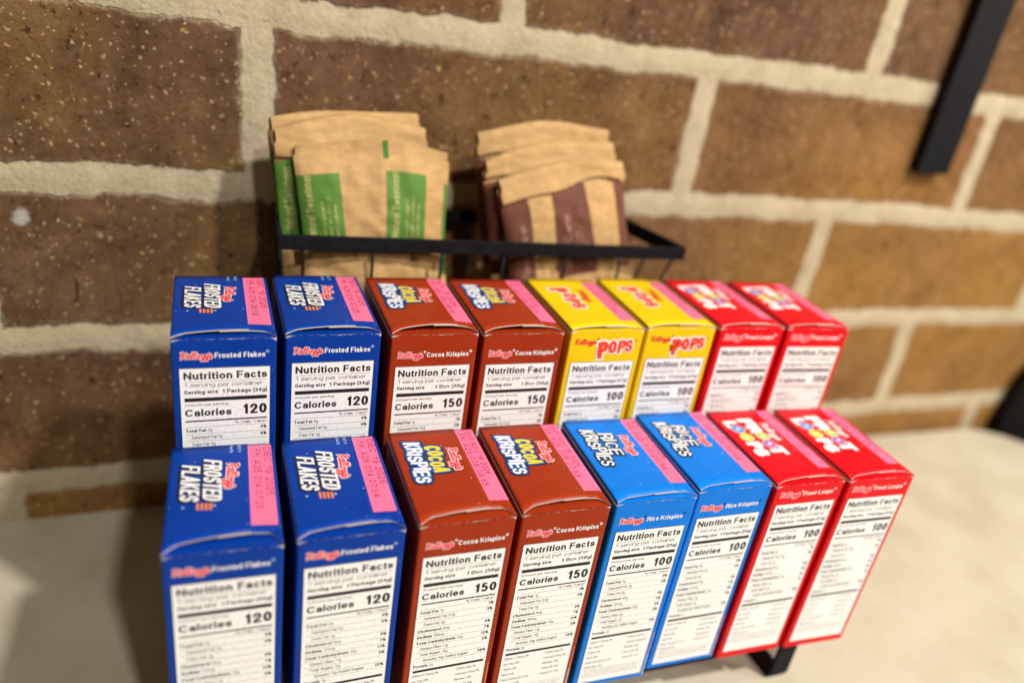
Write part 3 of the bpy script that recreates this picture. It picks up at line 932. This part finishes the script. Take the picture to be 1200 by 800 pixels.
BOX_PARTS = {}
def make_box(name, label, k, loc, rz, bow, yb, stamp, group):
    t = thing(name, label, 'cereal box', loc, rz, group)
    d = KINDS[k]
    if k not in BOX_PARTS:
        bo = body_mesh(k).build('carton_body', t)
        la = label_mesh(k).build('nutrition_label', bo)
        BOX_PARTS[k] = (bo, la)
    else:
        bo = BOX_PARTS[k][0].copy(); COL.objects.link(bo); bo.parent = t
        la = BOX_PARTS[k][1].copy(); COL.objects.link(la); la.parent = bo
    zf, ye = top_shape(bow, yb)
    # dust flap folded in from the narrow face, seen below the lifted top
    mb = MB()
    nx = 12
    def dust(u, v):
        x = (u - 0.5) * (BW - 0.16)
        return (x, 0.03 + v * 1.7, BH - 0.006 - 0.10 * v ** 1.3 * (1 - 0.5 * (2 * u - 1) ** 2))
    mb.grid(dust, [i / nx for i in range(nx + 1)], [0, 0.06, 0.15, 0.3, 0.5, 0.75, 1.0], d['flap'])
    mb.build('dust_flap', t)
    mb = MB()
    def dustb(u, v):
        x, y, z = dust(u, v)
        return (x, BD - y, z)
    mb.grid(dustb, [i / nx for i in range(nx + 1)], [0, 0.5, 1.0], d['flap'], flip=True)
    mb.build('dust_flap', t)
    ue = -BW / 2 + d['uend'] * BW
    mi = flap(k, ue - 1.1, BW / 2 - 0.01, zf, ye, 0.004, PAPER, d['flap'])
    def im(x, y, layer):
        return (x, y, zf(x, y) + 0.004 + TH + 0.004 * layer)
    px0, px1 = ue - 0.25, BW / 2 - (0.13 if k in ('frosted', 'froot') else 0.02)
    py0, py1 = 1.05 if k == 'frosted' else 0.98, BD * (0.985 if k != 'pops' else 0.93)
    mi.grid(lambda x, y: im(x, y, 1), [px0 + (px1 - px0) * i / 6 for i in range(7)], [py0 + (py1 - py0) * i / 12 for i in range(13)], PINK, True)
    def sm(a, b, layer):
        return im(b - BW / 2, BD - a, layer)
    for i, s in enumerate(stamp):
        # dotted look: thin, widely spaced characters
        text(mi, sm, s, 0.30 + 0.10 * i, (d['uend'] + 0.155 - 0.105 * i) * BW if k != 'cocoa' else (d['uend'] + 0.115 - 0.09 * i) * BW, 0.27, DATE, st=0.105, width=(3.2, 3.9)[i], layer=3, gap=0.26)
    mi.build('inner_top_flap', t)
    edge = WHITE if k == 'frosted' else PAPER
    mo = flap(k, -BW / 2 + 0.01, ue, zf, ye, 0.004 + TH + 0.006, PAPER, edge if bow < 0.15 or k != 'frosted' else edge)
    def om(a, b, layer):
        x, y = b - BW / 2, BD - a
        return (x, y, zf(x, y) + 0.004 + TH * 2 + 0.006 + 0.005 * layer)
    top_art(mo, k, om, d)
    mo.build('outer_top_flap', t)
    return t

# ------------------------------------------------------------------ the setting
BLACKM = metal_black()
WALLROT = math.atan(0.035)

counter = MB()
def rounded_rect(x0, x1, y0, y1, r):
    pts = []
    for cx, cy, a0 in ((x1 - r, y0 + r, -90), (x1 - r, y1 - r, 0), (x0 + r, y1 - r, 90), (x0 + r, y0 + r, 180)):
        for i in range(13):
            a = math.radians(a0 + 90 * i / 12)
            pts.append((cx + r * math.cos(a), cy + r * math.sin(a)))
    return pts
CT = -3.4
CM = counter_mat()
pts = rounded_rect(-70, 67.2, -45, 22.6, 6.5)
n_ = len(pts)
prof = [(0, -3.2), (0, -0.35), (-0.1, -0.1), (-0.35, 0)]
cx_, cy_ = -0.75, -11.3
vs_ = []
for off, dz in prof:
    for x, y in pts:
        k1 = 1 + off / 70
        vs_.append((cx_ + (x - cx_) * k1, cy_ + (y - cy_) * (1 + off / 34), CT + dz))
fs_ = [(j * n_ + i, j * n_ + (i + 1) % n_, (j + 1) * n_ + (i + 1) % n_, (j + 1) * n_ + i) for j in range(3) for i in range(n_)]
fs_ += [tuple(range(3 * n_, 4 * n_)), tuple(range(n_ - 1, -1, -1))]
counter.add(vs_, fs_, CM)
co = counter.build('counter')
tag(co, 'cream counter top with a rounded right corner against the brick wall', 'counter')
co.rotation_euler = (0, 0, 0)

wall = MB()
BM = brick_mat()
def axis(lo, a, b, hi, fine, coarse):
    o_ = list(np.arange(lo, a, coarse)) + list(np.arange(a, b, fine)) + list(np.arange(b, hi + 0.01, coarse))
    return [float(q) for q in o_]
# one continuous sheet, finely divided where the camera sees it, with a back so that it has real thickness
wx, wz = axis(-130, -26, 84, 170, 0.20, 8), axis(-80, -6, 46, 110, 0.20, 8)
wall.grid(lambda u, v: (u, 0, v), wx, wz, BM, True)
wall.box((-130, 0.6, -80), (170, 12, 110), BM)
wo = wall.build('brick_wall')
wo.location = (0, 21.5 * S + 0.0, 0)
wo.rotation_euler = (0, 0, WALLROT)
tag(wo, 'brown speckled brick wall with thick pale mortar joints', 'wall')

fl = MB()
fl.box((-150, -200, -83), (260, 80, -81.2), plain('dark_floor', (0.05, 0.045, 0.04)))
fo = fl.build('floor')
fo['kind'] = 'structure'

# ------------------------------------------------------------------ chair standing beyond the counter's corner
CHB = plain('black_upholstery', (0.005, 0.0045, 0.004), 0.9, 120)
CHW = plain('tan_wood', (0.42, 0.27, 0.14), 0.5, 60)
ch = thing('chair', 'black rounded chair beyond the counter corner, cut off at the right edge', 'chair', (74.9, 22.5, -81.2))
def pad(name, c, r, e, mat):
    m_ = MB()
    def f(u, v):
        a, b_ = math.pi * 2 * u, math.pi * (v - 0.5)
        sg = lambda q, k: math.copysign(abs(q) ** k, q)
        return (c[0] + r[0] * sg(math.cos(b_), e) * sg(math.cos(a), e), c[1] + r[1] * sg(math.cos(b_), e) * sg(math.sin(a), e), c[2] + r[2] * sg(math.sin(b_), e))
    m_.grid(f, [i / 32 for i in range(33)], [i / 16 for i in range(17)], mat)
    return m_.build(name, ch)
pad('backrest', (0, 0, 74.6), (9.0, 1.0, 13), 0.6, CHB)
pad('seat', (3, -19, 45), (17, 18, 4), 0.5, CHB)
pad('arm_cap', (-3.2, -2.2, 78.4), (1.2, 1.2, 1.4), 1.0, CHW)
for lx_, ly_ in ((-11, -34), (17, -34), (-9, -3), (15, -3)):
    m_ = MB(); m_.rod((lx_, ly_, 0), (lx_ * 0.92, ly_, 43), 1.6, CHW); m_.build('leg', ch)
m_ = MB(); m_.rod((0, -1.2, 45), (0, -0.4, 70), 1.3, CHB); m_.build('back_support', ch)
m_ = MB(); m_.rod((-3.2, -2.2, 45), (-3.2, -2.2, 78), 0.7, CHB); m_.build('arm_post', ch)

# ------------------------------------------------------------------ wall bracket at the upper right
bt_ = thing('shelf_bracket', 'black flat metal bracket bar hanging down the wall at the upper right', 'bracket', (0, 21.5, 0), WALLROT)
mb = MB()
mb.box((42.3, -1.15, 21.1), (45.6, -0.65, 62), BLACKM)
mb.build('bar', bt_, bevel=0.06)
mb = MB()
mb.box((42.45, -0.648, 21.2), (45.45, 0.0, 27.6), BLACKM)
mb.build('mounting_plate', bt_, bevel=0.05)
mb = MB()
for i in range(1):
    mb.add([(44.0 + 0.35 * math.cos(2 * math.pi * k / 16), -1.152, 23.2 + 0.35 * math.sin(2 * math.pi * k / 16)) for k in range(16)]
           + [(44.0 + 0.22 * math.cos(2 * math.pi * k / 16), -1.28, 23.2 + 0.22 * math.sin(2 * math.pi * k / 16)) for k in range(16)],
           [(k, (k + 1) % 16, 16 + (k + 1) % 16, 16 + k) for k in range(16)] + [tuple(range(16, 32))], BLACKM)
mb.build('screw', bt_)

# ------------------------------------------------------------------ the rack
ZB = 4.596
rk = thing('tiered_rack', 'black metal tiered rack holding cereal boxes and a basket of packets', 'rack', (0, 0, CT))
OFF = -CT
def z_(v):
    return v + OFF
# lower shelf: frame and wires just under the front row
def shelf(name, y0, y1, z):
    m = MB()
    x0, x1 = -8.0, 23.6
    zz = z_(z) - 0.16
    m.box((x0, y0, zz - 0.9), (x1, y0 + 0.2, zz), BLACKM)
    m.box((x0, y1 - 0.2, zz - 0.9), (x1, y1, zz), BLACKM)
    m.box((x0 - 0.2, y0, zz - 0.9), (x0, y1, zz), BLACKM)
    m.box((x1, y0, zz - 0.9), (x1 + 0.2, y1, zz), BLACKM)
    o = m.build(name, rk, bevel=0.03)
    for i in range(9):
        x = x0 + 1 + (x1 - x0 - 2) * i / 8
        q = MB(); q.rod((x, y0 + 0.02, zz + 0.06), (x, y1 - 0.02, zz + 0.06), 0.1, BLACKM)
        q.build('wire', o)
    return o
shelf('lower_shelf', 0.9, 6.3, 0.0)
shelf('upper_shelf', 7.4, 13.0, ZB)
for lx in (-7.2, 21.95):
    m = MB()
    r = 0.35
    path = [(lx, 0.72, z_(-0.22)), (lx, 0.72, 0.6)]
    for i in range(1, 6):
        a = math.radians(90 * i / 5)
        path.append((lx, 0.72 + r - r * math.cos(a), 0.1 + r - r * math.sin(a) + 0.02))
    path += [(lx, 12.0, 0.12)]
    m.strap(path, (1, 0, 0), 1.15, 0.2, BLACKM)
    m.strap([(lx, 12.6, 0.12), (lx, 12.6, z_(ZB) - 0.2)], (1, 0, 0), 1.15, 0.2, BLACKM)
    m.strap([(lx, 6.75, 0.23), (lx, 6.75, z_(ZB) - 0.4)], (1, 0, 0), 1.0, 0.2, BLACKM)
    m.strap([(lx, 0.72, z_(-0.32)), (lx, 1.3, z_(-0.32))], (1, 0, 0), 1.15, 0.2, BLACKM)
    m.build('leg', rk)
# basket
X0, X1, Y0, Y1, ZR = -4.3, 18.9, 14.9, 20.6, 16.5
m = MB()
m.box((X0, Y0, z_(ZR) - 0.36), (X1, Y0 + 0.22, z_(ZR) + 0.40), BLACKM)
m.box((X0, Y1 - 0.22, z_(ZR) - 0.36), (X1 - 1.3, Y1, z_(ZR) + 0.40), BLACKM)
m.strap([(X0 + 0.11, Y0 + 0.22, z_(ZR) + 0.01), (X0 + 0.11, Y1 - 0.22, z_(ZR) + 0.01)], (0, 0, 1), 0.86, 0.22, BLACKM)
m.strap([(X1 - 0.11, Y0 + 0.22, z_(ZR) + 0.01), (X1 - 1.4, Y1 - 0.22, z_(ZR) + 0.01)], (0, 0, 1), 0.86, 0.22, BLACKM)
rim = m.build('basket_rim', rk, bevel=0.04)
ZF = 12.6
m = MB()
m.box((X0 + 0.3, Y0 + 0.1, z_(ZF) - 0.2), (X1 - 0.9, Y1 - 0.1, z_(ZF)), BLACKM)
m.build('basket_floor', rk)
for x in (0.36, 4.0, 7.5, 11.2, 14.65):
    q = MB(); q.rod((x, Y0 + 0.12, z_(ZF)), (x, Y0 + 0.12, z_(ZR) - 0.4), 0.085, BLACKM); q.build('basket_wire', rk)
for x, y in ((17.9, 15.6), (17.3, 17.2), (16.9, 18.8)):
    q = MB(); q.rod((x - 0.5, y, z_(ZF) - 0.1), (x + 0.75 - (y - 15) * 0.1, y, z_(ZR) - 0.3), 0.085, BLACKM); q.build('basket_wire', rk)
for y in (16.5, 18.5):
    q = MB(); q.rod((X0 + 0.35, y, z_(ZF) - 0.1), (X0 + 0.11, y, z_(ZR) - 0.3), 0.085, BLACKM); q.build('basket_wire', rk)
for i in range(6):
    x = X0 + 1.5 + i * 3.8
    q = MB(); q.rod((x, Y1 - 0.15, z_(ZF) - 0.1), (x, Y1 - 0.11, z_(ZR) - 0.3), 0.085, BLACKM); q.build('basket_wire', rk)
for x in (-3.4, 16.2):
    m = MB()
    m.strap([(x, 20.35, 0.02), (x, 20.35, z_(ZF) - 0.2)], (1, 0, 0), 0.9, 0.22, BLACKM)
    m.strap([(x, 13.0, z_(ZB) - 0.75), (x, 20.3, z_(ZB) - 0.75)], (1, 0, 0), 0.9, 0.2, BLACKM)
    m.build('rear_post', rk)

# ------------------------------------------------------------------ cereal boxes
BOXES = [
    ('B', 'frosted', -6.776, 6.671, 0.021, 0.14, 0.42, ('DEC 19 2026', 'FK A25 014 06:04'), 'dark blue frosted flakes box, first from the left in the raised back row'),
    ('B', 'frosted', -2.536, 6.913, 0.025, 0.16, 0.42, ('DEC 19 2026', 'FK A25 014 07:25'), 'dark blue frosted flakes box, second from the left in the raised back row'),
    ('B', 'cocoa', 1.755, 6.803, 0.022, 0.27, 0.46, ('NOV 15 2026', 'FK A25 006 08:09'), 'brown cocoa cereal box beside the dark blue boxes in the raised back row'),
    ('B', 'cocoa', 5.872, 6.772, 0.011, 0.22, 0.40, ('NOV 15 2026', 'FK A25 006 08:11'), 'brown cocoa cereal box next to the yellow boxes in the raised back row'),
    ('B', 'pops', 10.186, 6.946, 0.009, 0.10, 0.22, ('OCT 21 2026', 'KE A25 013 11:24'), 'yellow cereal box touching the brown boxes, left one of the yellow pair'),
    ('B', 'pops', 14.367, 7.107, -0.009, 0.10, 0.20, ('OCT 21 2026', 'KE A25 013 11:25'), 'yellow cereal box touching the red boxes, right one of the yellow pair'),
    ('B', 'froot', 18.586, 7.064, -0.018, 0.10, 0.26, ('NOV 02 2026', 'KB A25 011 04:12'), 'red cereal box beside the yellow boxes in the raised back row'),
    ('B', 'froot', 22.736, 6.882, -0.05, 0.10, 0.26, ('NOV 02 2026', 'KB A25 011 04:13'), 'red cereal box at the right end of the raised back row'),
    ('F', 'frosted', -6.901, -0.223, -0.002, 0.20, 0.60, ('DEC 19 2026', 'FK A25 014 07:25'), 'dark blue frosted flakes box, first from the left in the lower front row'),
    ('F', 'frosted', -2.553, -0.127, 0.018, 0.13, 0.46, ('DEC 19 2026', 'FK A25 014 07:24'), 'dark blue frosted flakes box, second from the left in the lower front row'),
    ('F', 'cocoa', 1.867, -0.035, 0.012, 0.14, 0.48, ('EXP NOV 16 2026', 'FK A25 006 08:55'), 'brown cocoa cereal box beside the dark blue boxes in the lower front row'),
    ('F', 'cocoa', 6.016, 0.002, -0.002, 0.20, 0.46, ('EXP NOV 16 2026', 'FK A25 006 07:55'), 'brown cocoa cereal box next to the light blue boxes in the lower front row'),
    ('F', 'rice', 10.219, 0.044, -0.010, 0.06, 0.34, ('OCT 31 2026', 'KE A25 015 20:56'), 'light blue rice cereal box touching the brown boxes, left one of its pair'),
    ('F', 'rice', 14.411, 0.303, -0.003, 0.05, 0.32, ('OCT 31 2026', 'KE A25 015 20:59'), 'light blue rice cereal box touching the red boxes, right one of its pair'),
    ('F', 'froot', 18.446, 0.099, -0.013, 0.12, 0.34, ('NOV 02 2026', 'KB A25 011 04:15'), 'red cereal box beside the light blue boxes in the lower front row'),
    ('F', 'froot', 22.589, -0.062, -0.030, 0.10, 0.34, ('NOV 02 2026', 'KB A25 011 04:16'), 'red cereal box at the right end of the lower front row'),
]
for row, k, x, y, rz, bow, yb, stamp, lab in BOXES:
    make_box('cereal_box', lab, k, (x, y, ZB if row == 'B' else 0.0), rz, bow, yb, stamp, 'small cereal boxes on the rack')

# ------------------------------------------------------------------ paper packets
KRAFT = kraft('kraft_paper', (0.47, 0.285, 0.110))
PGREEN = ink('packet_green', (0.085, 0.20, 0.028), 0.7)
PDARKG = ink('packet_dark_green', (0.03, 0.16, 0.02), 0.7)
PBROWN = ink('packet_brown', (0.135, 0.046, 0.026), 0.7)
PTXT = ink('packet_pale_text', (0.45, 0.42, 0.16), 0.7)
PTXTB = ink('packet_pink_text', (0.36, 0.20, 0.15), 0.7)

def packet(name, label, top, bot, width, yaw, kind, seed, thick=1.0, fold=False):
    """top / bot: centre points of the upper and lower edge; a pillow of folded paper with a flat crimped seal"""
    rng = random.Random(seed)
    tv, bv = Vector(top), Vector(bot)
    base = bv.copy()
    t = thing(name, label, 'packet', base, 0, 'paper packets standing in the basket')
    up = tv - bv
    L = up.length
    upn = up.normalized()
    xd = Vector((math.cos(yaw), math.sin(yaw), 0))
    xd = (xd - upn * xd.dot(upn)).normalized()
    nd = xd.cross(upn)               # towards the viewer (-y)
    if nd.y > 0:
        nd = -nd
    ph = [rng.uniform(0, 6.28) for _ in range(6)]
    def crumple(u, v):
        q = Vector((u * 3.1 + seed * 7.3, v * 3.3, seed * 1.7))
        a = mnoise.noise(q) * 0.26
        a += (0.5 - abs(mnoise.noise(q * 1.9))) * 0.27
        a += (0.5 - abs(mnoise.noise(q * 4.3))) * 0.11
        return a
    def depth(u, v):
        e = max(0.0, 1 - abs(2 * u - 1) ** 3.0)
        vv = max(0.0, 1 - abs(2 * min(v / 0.92, 1) - 1) ** 4)
        return (thick / 2) * (e ** 0.6) * vv + crumple(u, v) * (0.55 + 0.45 * vv) * e ** 0.4
    def surf(u, v, off, side=1):
        sag = 0.16 * math.sin(2.6 * u + ph[3]) * v
        pinch = 1 - 0.05 * math.sin(math.pi * min(v, 1)) - 0.03 * (v > 0.94)
        wob = 0.07 * math.sin(5.3 * v + ph[4]) * (1 if u > 0.5 else -1)
        back = -0.5 * max(0, v - 0.80)
        p = upn * (L * v + sag + 0.42 * (math.sin(math.pi * u) - 0.5) * v + 0.07 * math.sin(7 * u + ph[5]) * v) + xd * ((u - 0.5) * width * pinch + wob) + nd * (side * depth(u, v) * (1 if side > 0 else 0.8) + off + back)
        return tuple(p)
    us = [i / 44 for i in range(45)]
    vs = [j / 44 for j in range(45)]
    m = MB()
    m.grid(lambda u, v: surf(u, v, 0.02, 1), us, vs, KRAFT)
    m.grid(lambda u, v: surf(u, v, -0.02, -1), us, vs, KRAFT, flip=True)
    m.grid(lambda u, v: surf(1 if u else 1, v, -0.02 + 0.04 * u, 1), [0, 1], vs, KRAFT)
    m.grid(lambda u, v: surf(0, v, -0.02 + 0.04 * u, 1), [0, 1], vs, KRAFT)
    m.grid(lambda u, v: surf(u, 1, -0.02 + 0.04 * v, 1), us, [0, 1], KRAFT)
    if fold:
        # the top is rolled over once towards the viewer
        prof = [(1.0, 0.0), (1.012, 0.10), (1.008, 0.24), (0.99, 0.33), (0.95, 0.36), (0.90, 0.33), (0.862, 0.27), (0.858, 0.23)]
        def roll(u, k):
            k0 = min(int(k), len(prof) - 2)
            f = k - k0
            v = prof[k0][0] + (prof[k0 + 1][0] - prof[k0][0]) * f
            o = prof[k0][1] + (prof[k0 + 1][1] - prof[k0][1]) * f
            low_ = max(0.0, 1.0 - v) / 0.14
            v -= low_ * 0.022 * (math.sin(4.5 * u + ph[1]) + 0.5 * math.sin(11 * u + ph[2]))
            return surf(0.985 * u + 0.0075, v, o + 0.02 + 0.05 * math.sin(6 * u + ph[0]) * low_, 1)
        m.grid(roll, us, [k * 0.5 for k in range(15)], KRAFT)
    # crimp lines of the seal
    def sp(u, v, layer):
        return surf(min(max(u, 0), 1), min(max(v, 0), 1), 0.03 + 0.016 * layer, 1)
    def patch(u0, v0, u1, v1, mat, layer=1):
        m.grid(lambda u, v: sp(u, v, layer), sorted({u0, u1} | {q for q in us if u0 < q < u1}), sorted({v0, v1} | {q for q in vs if v0 < q < v1}), mat)
    def vert(a, b, layer, u0, v0):   # lettering turned a quarter: reads upward
        return sp(u0 - b / width, v0 + a / L, layer)
    if kind == 'green':
        for u0, u1 in ((0.0, 0.27), (0.56, 0.83)):
            patch(u0, 0.40, u1, 0.83, PGREEN)
            for i, (s, cap, ln) in enumerate((('Natural Sweetener', 0.42, 3.2), ('from plant', 0.2, 1.9), ('leaf extract', 0.2, 2.1), ('zero calorie', 0.2, 1.7))):
                text(m, lambda a, b, ly: vert(a, b, ly, u0 + (0.085, 0.15, 0.19, 0.23)[i], 0.45), s, 0, 0, cap, PTXT, st=0.13, width=ln, layer=2)
        patch(0.55, 0.90, 0.585, 1.0, PDARKG)
        patch(0.97, 0.2, 1.0, 0.80, PGREEN)
        for u_ in (0.32, 0.86):
            text(m, lambda a, b, ly: vert(a, b, ly, u_, 0.11), 'R.', 0, 0, 0.85, PGREEN, st=0.20, width=0.9, layer=1)
        text(m, lambda a, b, ly: vert(a, b, ly, 0.22, 0.02), 'GA', 0, 0, 0.85, PGREEN, st=0.20, width=0.9, layer=1)
    else:
        for u0, u1 in ((0.0, 0.19), (0.37, 0.66), (0.90, 1.0)):
            patch(u0, 0.24, u1, 0.86, PBROWN)
        for i, (s, cap, ln) in enumerate((('Raw Cane', 0.45, 3.0), ('natural', 0.2, 2.0), ('turbinado', 0.2, 2.2), ('sugar', 0.2, 1.4))):
            text(m, lambda a, b, ly: vert(a, b, ly, (0.485, 0.545, 0.58, 0.615)[i], 0.30), s, 0, 0, cap, PTXTB, st=0.13, width=ln, layer=2)
        text(m, lambda a, b, ly: vert(a, b, ly, 0.14, 0.30), 'Raw Cane', 0, 0, 0.4, PTXTB, st=0.13, width=3.0, layer=2)
        patch(0.86, 0.86, 0.89, 0.99, PBROWN)
    o = m.build('paper_sleeve', t)
    return t

packet('paper_packet', 'tan paper packet with two full green panels, foremost of the left bundle', (0.40, 17.0, 21.1), (0.95, 15.75, 12.75), 7.9, 0.02, 'green', 1)
packet('paper_packet', 'tan paper packet just behind the foremost green one, its rolled top showing', (-0.60, 18.0, 21.8), (0.2, 16.9, 12.75), 8.1, 0.05, 'green', 2, fold=True)
packet('paper_packet', 'rearmost tan paper packet of the green bundle, tilted up highest', (-0.75, 19.0, 22.2), (-0.1, 18.2, 12.75), 8.1, 0.16, 'green', 3, fold=True)
packet('paper_packet', 'tan paper packet with dark brown stripes, foremost of the right bundle', (11.0, 17.3, 20.5), (12.8, 15.8, 12.75), 8.1, 0.03, 'brown', 4, fold=True)
packet('paper_packet', 'middle tan packet of the brown striped bundle, rolled top showing', (10.55, 18.2, 21.35), (12.0, 17.2, 12.75), 8.3, 0.03, 'brown', 5, fold=True)
packet('paper_packet', 'rearmost tan packet of the brown striped bundle, topmost against the bricks', (10.3, 19.0, 22.35), (11.6, 18.4, 12.75), 8.5, 0.02, 'brown', 6, fold=True)
